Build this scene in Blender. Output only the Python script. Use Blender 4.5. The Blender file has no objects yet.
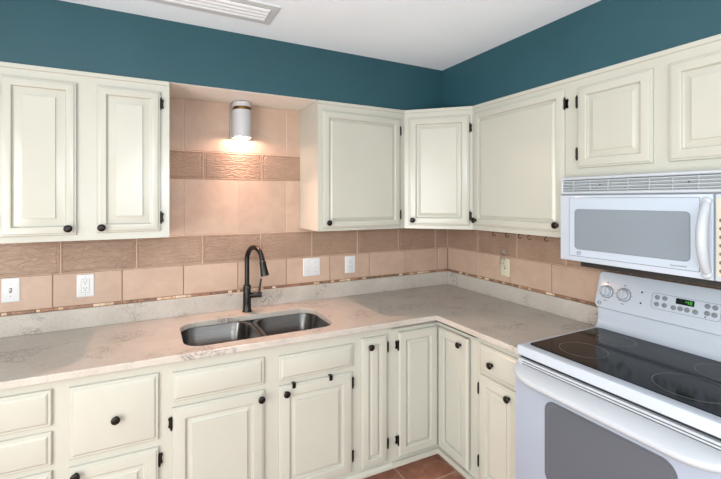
import bpy, bmesh, math, random
from mathutils import Vector, Matrix
random.seed(7)
sc = bpy.context.scene
COL = sc.collection
PI = math.pi

# ------------------------------------------------------------------ helpers
def lin(c):
    return tuple(((v/255)/12.92 if v/255 <= .04045 else ((v/255+.055)/1.055)**2.4) for v in c) + (1.0,)

def mat(name, rgb, rough=.5, metal=0.0, spec=.5, coat=0.0, emit=None, es=0.0):
    m = bpy.data.materials.new(name); m.use_nodes = True
    b = m.node_tree.nodes['Principled BSDF']
    b.inputs['Base Color'].default_value = lin(rgb)
    b.inputs['Roughness'].default_value = rough
    b.inputs['Metallic'].default_value = metal
    b.inputs['Specular IOR Level'].default_value = spec
    b.inputs['Coat Weight'].default_value = coat
    b.inputs['Coat Roughness'].default_value = .08
    if emit:
        b.inputs['Emission Color'].default_value = lin(emit)
        b.inputs['Emission Strength'].default_value = es
    return m

def N(m, t, **kw):
    n = m.node_tree.nodes.new(t)
    for k, v in kw.items():
        if k in n.inputs.keys(): n.inputs[k].default_value = v
        else: setattr(n, k, v)
    return n
def L(m, a, b): m.node_tree.links.new(a, b)
def bsdf(m): return m.node_tree.nodes['Principled BSDF']
def ramp(m, stops, src):
    r = N(m, 'ShaderNodeValToRGB'); e = r.color_ramp.elements
    while len(e) < len(stops): e.new(.5)
    for el, (p, c) in zip(e, stops): el.position = p; el.color = c
    L(m, src, r.inputs[0]); return r
def coords(m):
    return N(m, 'ShaderNodeTexCoord').outputs['Object']
def geo_pos(m):
    return N(m, 'ShaderNodeNewGeometry').outputs['Position']
def noise(m, vec, scale, detail=3, rough=.5, dist=0.0):
    n = N(m, 'ShaderNodeTexNoise', Scale=scale, Detail=detail, Roughness=rough, Distortion=dist); L(m, vec, n.inputs['Vector']); return n
def bump(m, h, strength, dist=.002):
    b = N(m, 'ShaderNodeBump', Strength=strength, Distance=dist); L(m, h, b.inputs['Height']); L(m, b.outputs[0], bsdf(m).inputs['Normal']); return b
def mix(m, fac, a, b, blend='MIX'):
    n = N(m, 'ShaderNodeMix', data_type='RGBA', blend_type=blend)
    for sock, v in ((n.inputs[0], fac), (n.inputs[6], a), (n.inputs[7], b)):
        if hasattr(v, 'is_output'): L(m, v, sock)
        else: sock.default_value = v
    return n.outputs[2]

# ------------------------------------------------------------------ materials
def painted(name, rgb, rough=.3, var=6, bstr=.04):
    m = mat(name, rgb, rough)
    p = geo_pos(m)
    n = noise(m, p, 3.0, 4)
    c2 = tuple(max(0, v-var) for v in rgb)
    r = ramp(m, [(.35, lin(c2)), (.65, lin(rgb))], n.outputs[0])
    L(m, r.outputs[0], bsdf(m).inputs['Base Color'])
    n2 = noise(m, p, 260, 2); bump(m, n2.outputs[0], bstr, .0006)
    return m
M = {}
M['cabinet'] = painted('cream_cabinet_paint', (180, 180, 170), .24, 3)
M['cabinet_inside'] = mat('cabinet_inside', (120, 100, 80), .7)
M['teal'] = painted('teal_wall_paint', (29, 72, 83), .6, 4, .12)
M['ceiling'] = painted('ceiling_paint', (230, 242, 250), .9, 3, .3)
M['white_trim'] = painted('white_trim_paint', (228, 226, 220), .5, 4)
M['wall'] = painted('off_white_wall_paint', (222, 218, 208), .8, 4, .2)
M['enamel'] = mat('white_enamel', (176, 186, 198), .22, coat=.3)
M['plastic'] = mat('white_plastic', (172, 179, 186), .32)
M['cream_plastic'] = mat('cream_keypad', (186, 179, 162), .4)
M['ivory'] = mat('ivory_plastic', (196, 191, 170), .35)
M['plate'] = mat('white_wall_plate', (206, 208, 210), .35)
M['plate_line'] = mat('plate_shadow_line', (158, 160, 162), .5)
M['slot'] = mat('dark_slot', (30, 28, 27), .6)
M['black'] = mat('oil_rubbed_black', (26, 23, 21), .35, .6)
M['faucet'] = mat('matte_black_faucet', (24, 22, 21), .32, .3)
M['bronze'] = mat('bronze_hook', (58, 40, 32), .4, .6)
M['steel'] = mat('brushed_steel', (112, 110, 109), .3, 1.0)
M['nickel'] = mat('satin_nickel', (150, 144, 134), .35, 1.0)
M['brass'] = mat('aged_brass', (112, 88, 46), .4, 1.0)
M['glass_black'] = mat('black_ceramic_glass', (12, 15, 18), .10, spec=.14)
M['ring_mark'] = mat('burner_ring_mark', (104, 104, 104), .3)
M['oven_glass'] = mat('oven_window_glass', (84, 90, 99), .14, spec=.5)
M['mw_glass'] = mat('microwave_window', (122, 132, 141), .2, spec=.5)
M['grey_line'] = mat('grey_print', (98, 104, 110), .5)
M['button'] = mat('grey_button', (112, 120, 127), .5)
M['knob_white'] = mat('white_knob', (170, 178, 187), .35)
M['grille_dark'] = mat('grille_recess', (150, 156, 156), .6)
M['display'] = mat('green_display', (14, 26, 18), .15)
M['digits'] = mat('green_digits', (20, 60, 25), .4, emit=(90, 230, 80), es=.7)
M['shade_white'] = mat('white_shade', (176, 178, 182), .4)
M['bulb'] = mat('lamp_bulb', (255, 220, 180), .5, emit=(255, 205, 150), es=12)
M['lens'] = mat('fill_globe_glow', (250, 250, 245), .5, emit=(244, 250, 255), es=47)
M['vent_white'] = mat('vent_white', (218, 226, 232), .4)
M['vent_frame'] = mat('vent_frame', (196, 204, 208), .5)
M['clear'] = mat('clear_plastic', (235, 235, 235), .15)
bsdf(M['clear']).inputs['Transmission Weight'].default_value = .7
M['wire'] = mat('thin_wire', (120, 118, 112), .3, .9)
M['grout'] = mat('tile_grout', (202, 176, 157), .9)
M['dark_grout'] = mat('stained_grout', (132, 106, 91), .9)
M['pane'] = mat('window_pane', (255, 255, 255), .0)
bsdf(M['pane']).inputs['Transmission Weight'].default_value = 1.0
bsdf(M['pane']).inputs['IOR'].default_value = 1.01

def m_steel():
    m = M['steel']; p = coords(m)
    mp = N(m, 'ShaderNodeMapping'); mp.inputs['Scale'].default_value = (2, 2, 300); L(m, p, mp.inputs[0])
    n = noise(m, mp.outputs[0], 3, 2)
    r = ramp(m, [(.3, (.27, .27, .27, 1)), (.7, (.33, .33, .33, 1))], n.outputs[0])
    L(m, r.outputs[0], bsdf(m).inputs['Roughness'])
m_steel()

def m_quartz():
    m = mat('quartz', (196, 188, 176), .3); p = geo_pos(m)
    base = ramp(m, [(.3, lin((172, 166, 158))), (.7, lin((188, 182, 174)))], noise(m, p, 6, 5, .6).outputs[0])
    sp = ramp(m, [(.56, (0, 0, 0, 1)), (.70, (1, 1, 1, 1))], noise(m, p, 130, 3, .7).outputs[0])
    c = mix(m, sp.outputs[0], base.outputs[0], lin((158, 146, 134)))
    # scattered veins
    w = noise(m, p, 14, 6, .7, 1.6)
    v = ramp(m, [(.47, (0, 0, 0, 1)), (.5, (1, 1, 1, 1)), (.53, (0, 0, 0, 1))], w.outputs[0])
    msk = ramp(m, [(.54, (0, 0, 0, 1)), (.62, (1, 1, 1, 1))], noise(m, p, 5.5, 2).outputs[0])
    f = N(m, 'ShaderNodeMath', operation='MULTIPLY'); L(m, v.outputs[0], f.inputs[0]); L(m, msk.outputs[0], f.inputs[1])
    c = mix(m, f.outputs[0], c, lin((98, 92, 90)))
    L(m, c, bsdf(m).inputs['Base Color'])
    return m
M['quartz'] = m_quartz()

def m_tile(name, a, b, relief=False):
    m = mat(name, a, .45); p = geo_pos(m)
    g = N(m, 'ShaderNodeNewGeometry')
    base = ramp(m, [(.3, lin(a)), (.7, lin(b))], noise(m, p, 9, 5, .6, .8).outputs[0])
    hsv = N(m, 'ShaderNodeHueSaturation')
    mr = N(m, 'ShaderNodeMapRange'); L(m, g.outputs['Random Per Island'], mr.inputs[0]); mr.inputs[3].default_value = .93; mr.inputs[4].default_value = 1.06
    L(m, mr.outputs[0], hsv.inputs['Value']); L(m, base.outputs[0], hsv.inputs['Color'])
    L(m, hsv.outputs[0], bsdf(m).inputs['Base Color'])
    if relief:
        w = N(m, 'ShaderNodeTexWave', wave_type='RINGS', Scale=13.0, Distortion=9.0, Detail=1.5); w.inputs['Detail Scale'].default_value = 3.2
        mp = N(m, 'ShaderNodeMapping'); mp.inputs['Scale'].default_value = (.65, .65, 1.25); L(m, p, mp.inputs[0]); L(m, mp.outputs[0], w.inputs['Vector']); bump(m, w.outputs[1], .5, .004)
    else:
        bump(m, noise(m, p, 60, 4).outputs[0], .12, .002)
    return m
M['tile'] = m_tile('beige_tile', (176, 150, 132), (186, 161, 143))
M['band'] = m_tile('relief_band_tile', (144, 119, 102), (156, 131, 113), True)

def m_mosaic():
    m = mat('mosaic', (150, 110, 90), .35); g = N(m, 'ShaderNodeNewGeometry')
    r = ramp(m, [(0, lin((96, 62, 46))), (.3, lin((150, 106, 84))), (.55, lin((214, 180, 150))), (.75, lin((120, 82, 62))), (.9, lin((232, 214, 190)))], g.outputs['Random Per Island'])
    r.color_ramp.interpolation = 'CONSTANT'
    n = noise(m, geo_pos(m), 90, 4)
    c = mix(m, .35, r.outputs[0], ramp(m, [(.3, lin((90, 60, 46))), (.7, lin((214, 180, 150)))], n.outputs[0]).outputs[0])
    L(m, c, bsdf(m).inputs['Base Color']); return m
M['mosaic'] = m_mosaic()

def m_floor():
    m = mat('terracotta', (160, 96, 70), .42); p = geo_pos(m)
    mp = N(m, 'ShaderNodeMapping'); mp.inputs['Location'].default_value = (.845, .71, 0); L(m, p, mp.inputs[0])
    b = N(m, 'ShaderNodeTexBrick', offset=0.0, squash=1.0)
    b.inputs['Scale'].default_value = 1.0; b.inputs['Brick Width'].default_value = .31; b.inputs['Row Height'].default_value = .31
    b.inputs['Mortar Size'].default_value = .004; b.inputs['Mortar Smooth'].default_value = .2
    b.inputs['Color1'].default_value = lin((158, 110, 90)); b.inputs['Color2'].default_value = lin((146, 98, 78)); b.inputs['Mortar'].default_value = lin((120, 86, 70))
    L(m, mp.outputs[0], b.inputs['Vector'])
    n = noise(m, p, 13, 7, .7, 1.0)
    sh = ramp(m, [(.3, lin((134, 90, 74))), (.5, lin((170, 116, 94))), (.68, lin((200, 160, 138)))], n.outputs[0])
    c = mix(m, .6, b.outputs[0], sh.outputs[0])
    c2 = mix(m, b.outputs['Fac'], c, lin((196, 168, 146)))
    L(m, c2, bsdf(m).inputs['Base Color'])
    inv = N(m, 'ShaderNodeMath', operation='SUBTRACT'); inv.inputs[0].default_value = 1; L(m, b.outputs['Fac'], inv.inputs[1])
    bump(m, inv.outputs[0], .5, .003); return m
M['floor'] = m_floor()

# ------------------------------------------------------------------ mesh builders
def obj(name, bm, m, parent=None, loc=(0, 0, 0), rot=(0, 0, 0), smooth=None, kind=None, label=None):
    bmesh.ops.remove_doubles(bm, verts=bm.verts, dist=1e-6)
    bmesh.ops.recalc_face_normals(bm, faces=bm.faces)
    me = bpy.data.meshes.new(name); bm.to_mesh(me); bm.free()
    for mm in (m if isinstance(m, (list, tuple)) else [m]): me.materials.append(mm)
    if smooth is not None:
        for p in me.polygons: p.use_smooth = True
        me.set_sharp_from_angle(angle=math.radians(smooth))
    o = bpy.data.objects.new(name, me); COL.objects.link(o)
    o.location = loc; o.rotation_euler = rot
    if parent: o.parent = parent
    if kind: o['kind'] = kind
    if label: o['label'] = label
    return o
def thing(name, label, cat, loc=(0, 0, 0), rz=0, group=None):
    o = bpy.data.objects.new(name, None); COL.objects.link(o); o.empty_display_size = .05
    o.location = loc; o.rotation_euler = (0, 0, rz); tag(o, label, cat, group); return o
def tag(o, label, cat, group=None):
    o['label'] = label; o['category'] = cat
    if group: o['group'] = group
    return o
def dup(root, loc, label=None, rz=None):
    r = root.copy(); COL.objects.link(r); r.location = loc
    if rz is not None: r.rotation_euler = (0, 0, rz)
    if label: r['label'] = label
    for ch in list(root.children):
        c = ch.copy(); COL.objects.link(c); c.parent = r
        for g in list(ch.children):
            d = g.copy(); COL.objects.link(d); d.parent = c
    return r

def box(bm, x0, x1, y0, y1, z0, z1, bev=0.0, seg=2, mi=0):
    t = bmesh.new()
    v = [t.verts.new(p) for p in [(x0,y0,z0),(x1,y0,z0),(x1,y1,z0),(x0,y1,z0),(x0,y0,z1),(x1,y0,z1),(x1,y1,z1),(x0,y1,z1)]]
    for f in [(0,3,2,1),(4,5,6,7),(0,1,5,4),(1,2,6,5),(2,3,7,6),(3,0,4,7)]: t.faces.new([v[i] for i in f])
    if bev > 0: bmesh.ops.bevel(t, geom=list(t.edges), offset=bev, segments=seg, profile=.5, affect='EDGES')
    add(bm, t, mi)
def add(bm, t, mi=0):
    bmesh.ops.recalc_face_normals(t, faces=t.faces)
    for f in t.faces: f.material_index = mi
    me = bpy.data.meshes.new('tmp'); t.to_mesh(me); t.free(); bm.from_mesh(me); bpy.data.meshes.remove(me)
def loft(bm, rings, closed=True, cap0=True, cap1=True, mi=0):
    t = bmesh.new(); R = [[t.verts.new(p) for p in r] for r in rings]
    n = len(R[0])
    for a, b in zip(R, R[1:]):
        for i in range(n if closed else n-1):
            j = (i+1) % n
            try: t.faces.new([a[i], a[j], b[j], b[i]])
            except ValueError: pass
    if cap0: t.faces.new(R[0])
    if cap1: t.faces.new(R[-1])
    add(bm, t, mi)
def rect_rings(bm, x0, x1, z0, z1, loops, cap=True, mi=0, capback=True):
    rings = []
    for ins, y in loops:
        rings.append([(x0+ins, y, z0+ins), (x1-ins, y, z0+ins), (x1-ins, y, z1-ins), (x0+ins, y, z1-ins)])
    loft(bm, rings, True, capback, cap, mi)
def rrect(x0, x1, z0, z1, r, n=6):
    pts = []
    for cx, cz, a0 in ((x1-r, z1-r, 0), (x0+r, z1-r, 90), (x0+r, z0+r, 180), (x1-r, z0+r, 270)):
        for k in range(n+1):
            a = math.radians(a0+90*k/n); pts.append((cx+r*math.cos(a), cz+r*math.sin(a)))
    return pts
def rr_slab(bm, x0, x1, z0, z1, r, y0, y1, bev=.002, n=6, mi=0):
    """rounded rectangle in the XZ plane; front face at y1 (y1 < y0)"""
    R = []
    for ins, y in ((0, y0), (0, y1+bev), (bev*.35, y1+bev*.35), (bev, y1)):
        R.append([(x, y, z) for x, z in rrect(x0+ins, x1-ins, z0+ins, z1-ins, max(r-ins, .0005), n)])
    loft(bm, R, True, True, True, mi)
def lathe(bm, prof, base=(0, 0, 0), axis=(0, 0, 1), n=24, mi=0):
    q = Vector((0, 0, 1)).rotation_difference(Vector(axis).normalized()); b = Vector(base)
    R = [[b + q @ Vector((r*math.cos(2*PI*k/n), r*math.sin(2*PI*k/n), h)) for k in range(n)] for r, h in prof]
    loft(bm, R, True, True, True, mi)
def tube(bm, pts, rad, n=14, cap=True, mi=0, flat=1.0):
    pts = [Vector(p) for p in pts]; rads = rad if isinstance(rad, (list, tuple)) else [rad]*len(pts)
    T = []
    for i in range(len(pts)):
        a = pts[max(0, i-1)]; c = pts[min(len(pts)-1, i+1)]; T.append((c-a).normalized())
    up = Vector((0, 0, 1)) if abs(T[0].z) < .9 else Vector((0, 1, 0))
    nrm = (up - T[0]*up.dot(T[0])).normalized(); R = []
    for i, p in enumerate(pts):
        nrm = (nrm - T[i]*nrm.dot(T[i])).normalized(); bi = T[i].cross(nrm)
        R.append([p + (nrm*math.cos(2*PI*k/n)*flat + bi*math.sin(2*PI*k/n))*rads[i] for k in range(n)])
    loft(bm, R, True, cap, cap, mi)
def prism(bm, poly, z0, z1, mi=0):
    loft(bm, [[(x, y, z0) for x, y in poly], [(x, y, z1) for x, y in poly]], True, True, True, mi)
def ring_flat(bm, cx, cy, r0, r1, z0, z1, n=48):
    R = []
    for r, z in ((r0, z0), (r0, z1), (r1, z1), (r1, z0), (r0, z0)):
        R.append([(cx+r*math.cos(2*PI*k/n), cy+r*math.sin(2*PI*k/n), z) for k in range(n)])
    loft(bm, R, True, False, False)
def outline(bm, pts, w, y0, y1):
    """closed strip of width w around 2D points (x,z), between y0 and y1"""
    n = len(pts); P = [Vector(p) for p in pts]; inn = []
    for i in range(n):
        t = (P[(i+1) % n]-P[i-1]); t = t.normalized() if t.length > 1e-9 else Vector((1, 0)); nn = Vector((-t.y, t.x)); inn.append(P[i]+nn*w)
    t = bmesh.new()
    A = [t.verts.new((p.x, y1, p.y)) for p in P]; B = [t.verts.new((p.x, y1, p.y)) for p in inn]
    C_ = [t.verts.new((p.x, y0, p.y)) for p in P]; D = [t.verts.new((p.x, y0, p.y)) for p in inn]
    for i in range(n):
        j = (i+1) % n
        for q in ((A[i], A[j], B[j], B[i]), (A[i], C_[i], C_[j], A[j]), (B[i], B[j], D[j], D[i])): t.faces.new(q)
    add(bm, t)
def BM(): return bmesh.new()

# ------------------------------------------------------------------ setting
ZC = 2.48; SOF = 2.172; SD = .322
XL, YF = -3.7, -4.4
def struct(name, bm, m, parent=None, label=None, smooth=None):
    return obj(name, bm, m, parent, kind='structure', label=label, smooth=smooth)
b = BM(); box(b, XL-.1, .1, YF-.1, .1, -.08, 0); struct('floor', b, M['floor'])
b = BM(); box(b, XL-.1, .1, YF-.1, .1, ZC, ZC+.08); struct('ceiling', b, M['ceiling'])
b = BM(); box(b, XL-.1, .1, 0, .1, 0, ZC); wall_back = struct('wall_back', b, M['wall'])
b = BM(); box(b, 0, .1, YF-.1, 0, 0, ZC); wall_right = struct('wall_right', b, M['wall'])
LY0, LY1, LZ0, LZ1 = -3.5, -1.5, .35, 2.15
b = BM(); box(b, XL-.1, XL, YF-.1, LY0, 0, ZC); box(b, XL-.1, XL, LY1, 0, 0, ZC); box(b, XL-.1, XL, LY0, LY1, 0, LZ0); box(b, XL-.1, XL, LY0, LY1, LZ1, ZC); struct('wall_left', b, M['wall'])
b = BM()
for a in ((LY0, LY0+.05, LZ0, LZ1), (LY1-.05, LY1, LZ0, LZ1), (LY0, LY1, LZ0, LZ0+.05), (LY0, LY1, LZ1-.05, LZ1), ((LY0+LY1)/2-.025, (LY0+LY1)/2+.025, LZ0, LZ1)):
    box(b, XL-.07, XL-.02, a[0], a[1], a[2], a[3])
win2 = struct('added_window', b, M['white_trim'])  # unseen window added so side light reaches the range wall
b = BM(); box(b, XL-.048, XL-.044, LY0+.02, LY1-.02, LZ0+.02, LZ1-.02); obj('pane', b, M['pane'], win2)
WX0, WX1, WZ0, WZ1 = -3.0, -1.2, .8, 2.15
b = BM()
box(b, XL, WX0, YF-.1, YF, 0, ZC); box(b, WX1, 0, YF-.1, YF, 0, ZC); box(b, WX0, WX1, YF-.1, YF, 0, WZ0); box(b, WX0, WX1, YF-.1, YF, WZ1, ZC)
struct('wall_front', b, M['wall'])
b = BM()
for a in ((WX0, WX0+.05, WZ0, WZ1), (WX1-.05, WX1, WZ0, WZ1), (WX0, WX1, WZ0, WZ0+.05), (WX0, WX1, WZ1-.05, WZ1), ((WX0+WX1)/2-.025, (WX0+WX1)/2+.025, WZ0, WZ1)):
    box(b, a[0], a[1], YF-.07, YF-.02, a[2], a[3])
win = struct('window_1', b, M['white_trim'])
b = BM(); box(b, WX0+.02, WX1-.02, YF-.048, YF-.044, WZ0+.02, WZ1-.02); obj('pane', b, M['pane'], win)
# soffit, teal on its faces
b = BM()
prism(b, [(XL, 0), (XL, -SD), (-SD, -SD), (-SD, YF), (0, YF), (0, 0)], SOF+.001, ZC)
sf = struct('wall_soffit', b, M['teal'], label='teal painted soffit above the wall cabinets')
# white board under the soffit over the sink, and thin light strip along the top of the cabinets
b = BM(); box(b, -2.045, -1.249, -SD+.002, 0, SOF-.001, SOF+.0005, 0); struct('trim_1', b, M['white_trim'])

# tiles (each tile a bevelled slab with its own island)
def tile_rows(side, rows, umin, umax):
    tb = {'tile': BM(), 'band': BM()}
    for z0, z1, kind, j0, pitch in rows:
        u = j0
        while u > umin: u -= pitch
        while u < umax:
            a, c = max(u, umin), min(u+pitch, umax)
            if c-a > .012:
                g = .0022
                rect_rings(tb[kind], a+g, c-g, z0+g, z1-g, [(0, 0), (0, -.006), (.0015, -.0078), (.003, -.008)] if kind == 'tile' else [(0, 0), (0, -.006), (.002, -.009), (.007, -.009), (.009, -.0075), (.013, -.0075), (.015, -.009)])
            u += pitch
    return tb
ROWS_B = [(1.0315, 1.2035, 'tile', -.107, .3085), (1.2035, 1.3745, 'band', -.132, .3445), (1.3745, 1.703, 'tile', -.107, .3085), (1.703, 1.870, 'band', -.116, .3465), (1.870, 2.170, 'tile', -.107, .3085)]
tb = tile_rows('b', ROWS_B, -3.3, -.008)
for k, nm in (('tile', 'beige_tile'), ('band', 'relief_tile')):
    obj(nm, tb[k], M[k], wall_back)
b = BM(); box(b, -3.3, -.003, -.0055, 0, 1.2035, 2.170); obj('grout', b, M['grout'], wall_back)
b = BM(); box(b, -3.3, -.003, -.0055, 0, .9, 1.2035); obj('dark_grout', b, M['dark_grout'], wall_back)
ROWS_R = [(1.0315, 1.2035, 'tile', .318-.3085, .3085), (1.2035, 1.3745, 'band', .337-.3445, .3445), (1.3745, 1.703, 'tile', .01, .3085)]
tb = tile_rows('r', ROWS_R, .008, 2.4)
for k, nm in (('tile', 'beige_tile'), ('band', 'relief_tile')):
    obj(nm, tb[k], M[k], wall_right, rot=(0, 0, -PI/2))
b = BM(); box(b, .003, 2.4, -.0055, 0, 1.2035, 1.703); obj('grout', b, M['grout'], wall_right, rot=(0, 0, -PI/2))
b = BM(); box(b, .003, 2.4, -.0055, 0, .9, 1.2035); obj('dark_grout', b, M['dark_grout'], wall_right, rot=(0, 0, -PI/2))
# mosaic strip between the quartz upstand and the tiles
def mosaic(u0, u1):
    m_ = BM(); u = u0
    while u < u1-.01:
        w = random.choice((.018, .024, .03, .04, .055)); c = min(u+w, u1)
        if c-u > .006: box(m_, u+.001, c-.001, -.0075, 0, 1.0175, 1.0305, .0012, 1)
        u = c
    return m_
obj('mosaic_strip', mosaic(-3.3, -.01), M['mosaic'], wall_back)
obj('mosaic_strip', mosaic(.01, 1.24), M['mosaic'], wall_right, rot=(0, 0, -PI/2))

# ------------------------------------------------------------------ cabinet kit (local frame: X along the run, front faces -Y, Z up)
def knob(parent, x, y, z, r=.0165):
    b = BM()
    lathe(b, [(.0085, 0), (.0085, .003), (.0055, .006), (.005, .013), (.009, .017), (r, .020), (r*1.02, .0235), (r*.85, .027), (r*.45, .029)], (0, 0, 0), (0, -1, 0), 20)
    return obj('knob', b, M['black'], parent, (x, y, z), smooth=40)
def hinge(parent, x, y, z, side, leaf=True):
    """barrel at the door edge, finials, and a shaped leaf on the face frame; side=+1 leaf lies towards +X"""
    b = BM(); h = .023
    lathe(b, [(.0015, -h-.008), (.004, -h-.006), (.003, -h-.002), (.0052, -h), (.0052, h), (.003, h+.002), (.004, h+.006), (.0015, h+.008)], (0, -.014, 0), (0, 0, 1), 12)
    if leaf:
        pts = [(0, -.02), (.008, -.024), (.013, -.017), (.010, -.006), (.010, .006), (.013, .017), (.008, .024), (0, .02)]
        loft(b, [[(side*px, -.0005, pz) for px, pz in pts], [(side*px, -.0035, pz) for px, pz in pts]])
        box(b, side*.0-.002, side*.0+.002, -.014, 0, -.02, .02)
    return obj('hinge', b, M['black'], parent, (x, y, z), smooth=40)
DT = .0195
def door(parent, x0, x1, z0, z1, yf, fw=.042, slope=.03, kn=None, hg=(), hside=1, name='door', rot=0, hleaf=True):
    """raised panel door lying on the face frame plane y=yf; kn / hg in the parent's coordinates"""
    w, h = x1-x0, z1-z0
    b = BM()
    rect_rings(b, 0, w, 0, h, [(0, 0), (0, -.010), (.003, -.014), (.0075, -.0145), (.010, -.0185), (.013, -DT), (fw-.006, -DT), (fw-.003, -.018), (fw, -.009), (fw+.004, -.0075)], cap=False)
    d = obj(name, b, M['cabinet'], parent, (x0, yf, z0), (0, 0, rot), smooth=25)
    b = BM(); f = fw+.0005
    rect_rings(b, 0, w, 0, h, [(f, -.004), (f, -.0065), (f+.004, -.0070), (f+.004+slope, -.0145), (f+.0045+slope, -.0185), (f+.0055+slope, -.0190)])
    obj('panel', b, M['cabinet'], d, smooth=20)
    if kn: knob(d, kn[0]-x0, -DT+.001, kn[1]-z0)
    for hz in hg:
        hinge(d, (w+.0035 if hside > 0 else -.0035), 0, hz-z0, hside, hleaf)
    return d
def drawer(parent, x0, x1, z0, z1, yf, kn=True, name='drawer', kpos=None):
    w, h = x1-x0, z1-z0; b = BM()
    rect_rings(b, 0, w, 0, h, [(0, 0), (0, -.009), (.003, -.0125), (.0105, -.0135), (.0125, -.0155), (.017, -.0185), (.02, -DT)])
    d = obj(name, b, M['cabinet'], parent, (x0, yf, z0), smooth=25)
    if kn:
        kx, kz = kpos or ((x0+x1)/2, (z0+z1)/2); knob(d, kx-x0, -DT+.001, kz-z0)
    return d
def grid_frame(bm, x0, x1, z0, z1, openings, y0, y1):
    """face frame: boxes covering the rectangle minus the openings"""
    xs = sorted({x0, x1, *[o[0] for o in openings], *[o[1] for o in openings]}); zs = sorted({z0, z1, *[o[2] for o in openings], *[o[3] for o in openings]})
    t = bmesh.new(); V = {}
    def v(x, y, z):
        k = (round(x, 5), round(y, 5), round(z, 5))
        if k not in V: V[k] = t.verts.new((x, y, z))
        return V[k]
    def solid(i, j):
        if i < 0 or j < 0 or i >= len(xs)-1 or j >= len(zs)-1: return False
        cx, cz = (xs[i]+xs[i+1])/2, (zs[j]+zs[j+1])/2
        return not any(o[0] < cx < o[1] and o[2] < cz < o[3] for o in openings)
    for i in range(len(xs)-1):
        for j in range(len(zs)-1):
            if not solid(i, j): continue
            a, c, d, e = xs[i], xs[i+1], zs[j], zs[j+1]
            t.faces.new([v(a, y1, d), v(c, y1, d), v(c, y1, e), v(a, y1, e)]); t.faces.new([v(a, y0, d), v(a, y0, e), v(c, y0, e), v(c, y0, d)])
            if not solid(i-1, j): t.faces.new([v(a, y0, d), v(a, y1, d), v(a, y1, e), v(a, y0, e)])
            if not solid(i+1, j): t.faces.new([v(c, y0, d), v(c, y0, e), v(c, y1, e), v(c, y1, d)])
            if not solid(i, j-1): t.faces.new([v(a, y0, d), v(c, y0, d), v(c, y1, d), v(a, y1, d)])
            if not solid(i, j+1): t.faces.new([v(a, y0, e), v(a, y1, e), v(c, y1, e), v(c, y0, e)])
    add(bm, t)
def cabinet(name, label, group, org, rz, w, z0, z1, yb, yf, items, base=False, cat='cabinet', crown=False):
    """yb back plane, yf face plane (local y, negative forward); items: openings of doors and drawers (x0,x1,z0,z1) local x, local z measured from the floor of the Empty"""
    c = thing(name, label, cat, org, rz, group)
    t = .016; b = BM()
    box(b, 0, t, yf+.019, yb, z0, z1); box(b, w-t, w, yf+.019, yb, z0, z1); box(b, t, w-t, yf+.019, yb, z0, z0+t)
    box(b, t, w-t, yb-.006, yb, z0+t, z1-t if not base else z1)
    if not base: box(b, t, w-t, yf+.019, yb, z1-t, z1)
    obj('body', b, M['cabinet'], c)
    b = BM()
    ops = [(a+.011, d-.011, e+.011, f-.011) for a, d, e, f in items]
    grid_frame(b, 0, w, z0, z1, ops, yf+.019, yf)
    obj('face_frame', b, M['cabinet'], c)
    if base:
        b = BM(); box(b, 0, w, yf+.115, yf+.13, 0, z0); obj('toe_kick', b, M['cabinet'], c)
        b = BM(); loft(b, [[(q_, yf-.0003, .098), (q_, yf-.018, .098), (q_, yf-.018, .112), (q_, yf-.010, .126), (q_, yf-.0003, .129)] for q_ in (0, w)]); obj('base_moulding', b, M['cabinet'], c)
    return c

# ---- wall cabinets
ZB, ZT, ZS = 1.397, 2.1705, 2.150
def crown(c, x0, x1, yf):
    b = BM(); loft(b, [[(x0, yf-.0005, ZS), (x0, yf, ZS), (x0, yf-.006, ZS+.004), (x0, yf-.006, SOF-.0005), (x0, yf-.0005, SOF-.0005)], [(x1, yf-.0005, ZS), (x1, yf, ZS), (x1, yf-.006, ZS+.004), (x1, yf-.006, SOF-.0005), (x1, yf-.0005, SOF-.0005)]])
    obj('top_strip', b, M['cabinet'], c)
G_W = 'cream wall cabinets'
YU = -.322
def wall_cab(label, x0, x1, doors, rz=0, zb=ZB, yb=-.0095):
    org = (x0, 0, 0) if rz == 0 else (0, -x0, 0)
    c = cabinet('wall_cabinet', label, G_W, org, rz, x1-x0, zb, ZT, yb, YU, [(d[0]-x0, d[1]-x0, d[2], d[3]) for d in doors])
    crown(c, 0, x1-x0, YU)
    return c
# left of the sink
c = wall_cab('cream wall cabinet with two raised panel doors above the outlet and light switch', -2.735, -2.045, [(-2.700, -2.429, 1.425, 2.115), (-2.352, -2.086, 1.430, 2.115)])
x = -2.735
door(c, -2.700-x, -2.429-x, 1.425, 2.115, YU, kn=(-2.457-x, 1.455), hg=(2.05, 1.49), hside=-1)
door(c, -2.352-x, -2.086-x, 1.430, 2.115, YU, kn=(-2.330-x, 1.455), hg=(2.058, 1.497), hside=1)
# right of the sink
c = wall_cab('cream single door wall cabinet beside the wall lamp, its side lit pink', -1.249, -.635, [(-1.222, -.678, 1.414, 2.112)])
x = -1.249
door(c, -1.222-x, -.678-x, 1.414, 2.112, YU, fw=.044, slope=.012, kn=(-1.19-x, 1.447), hg=(2.032, 1.487), hside=1, hleaf=False)
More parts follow.
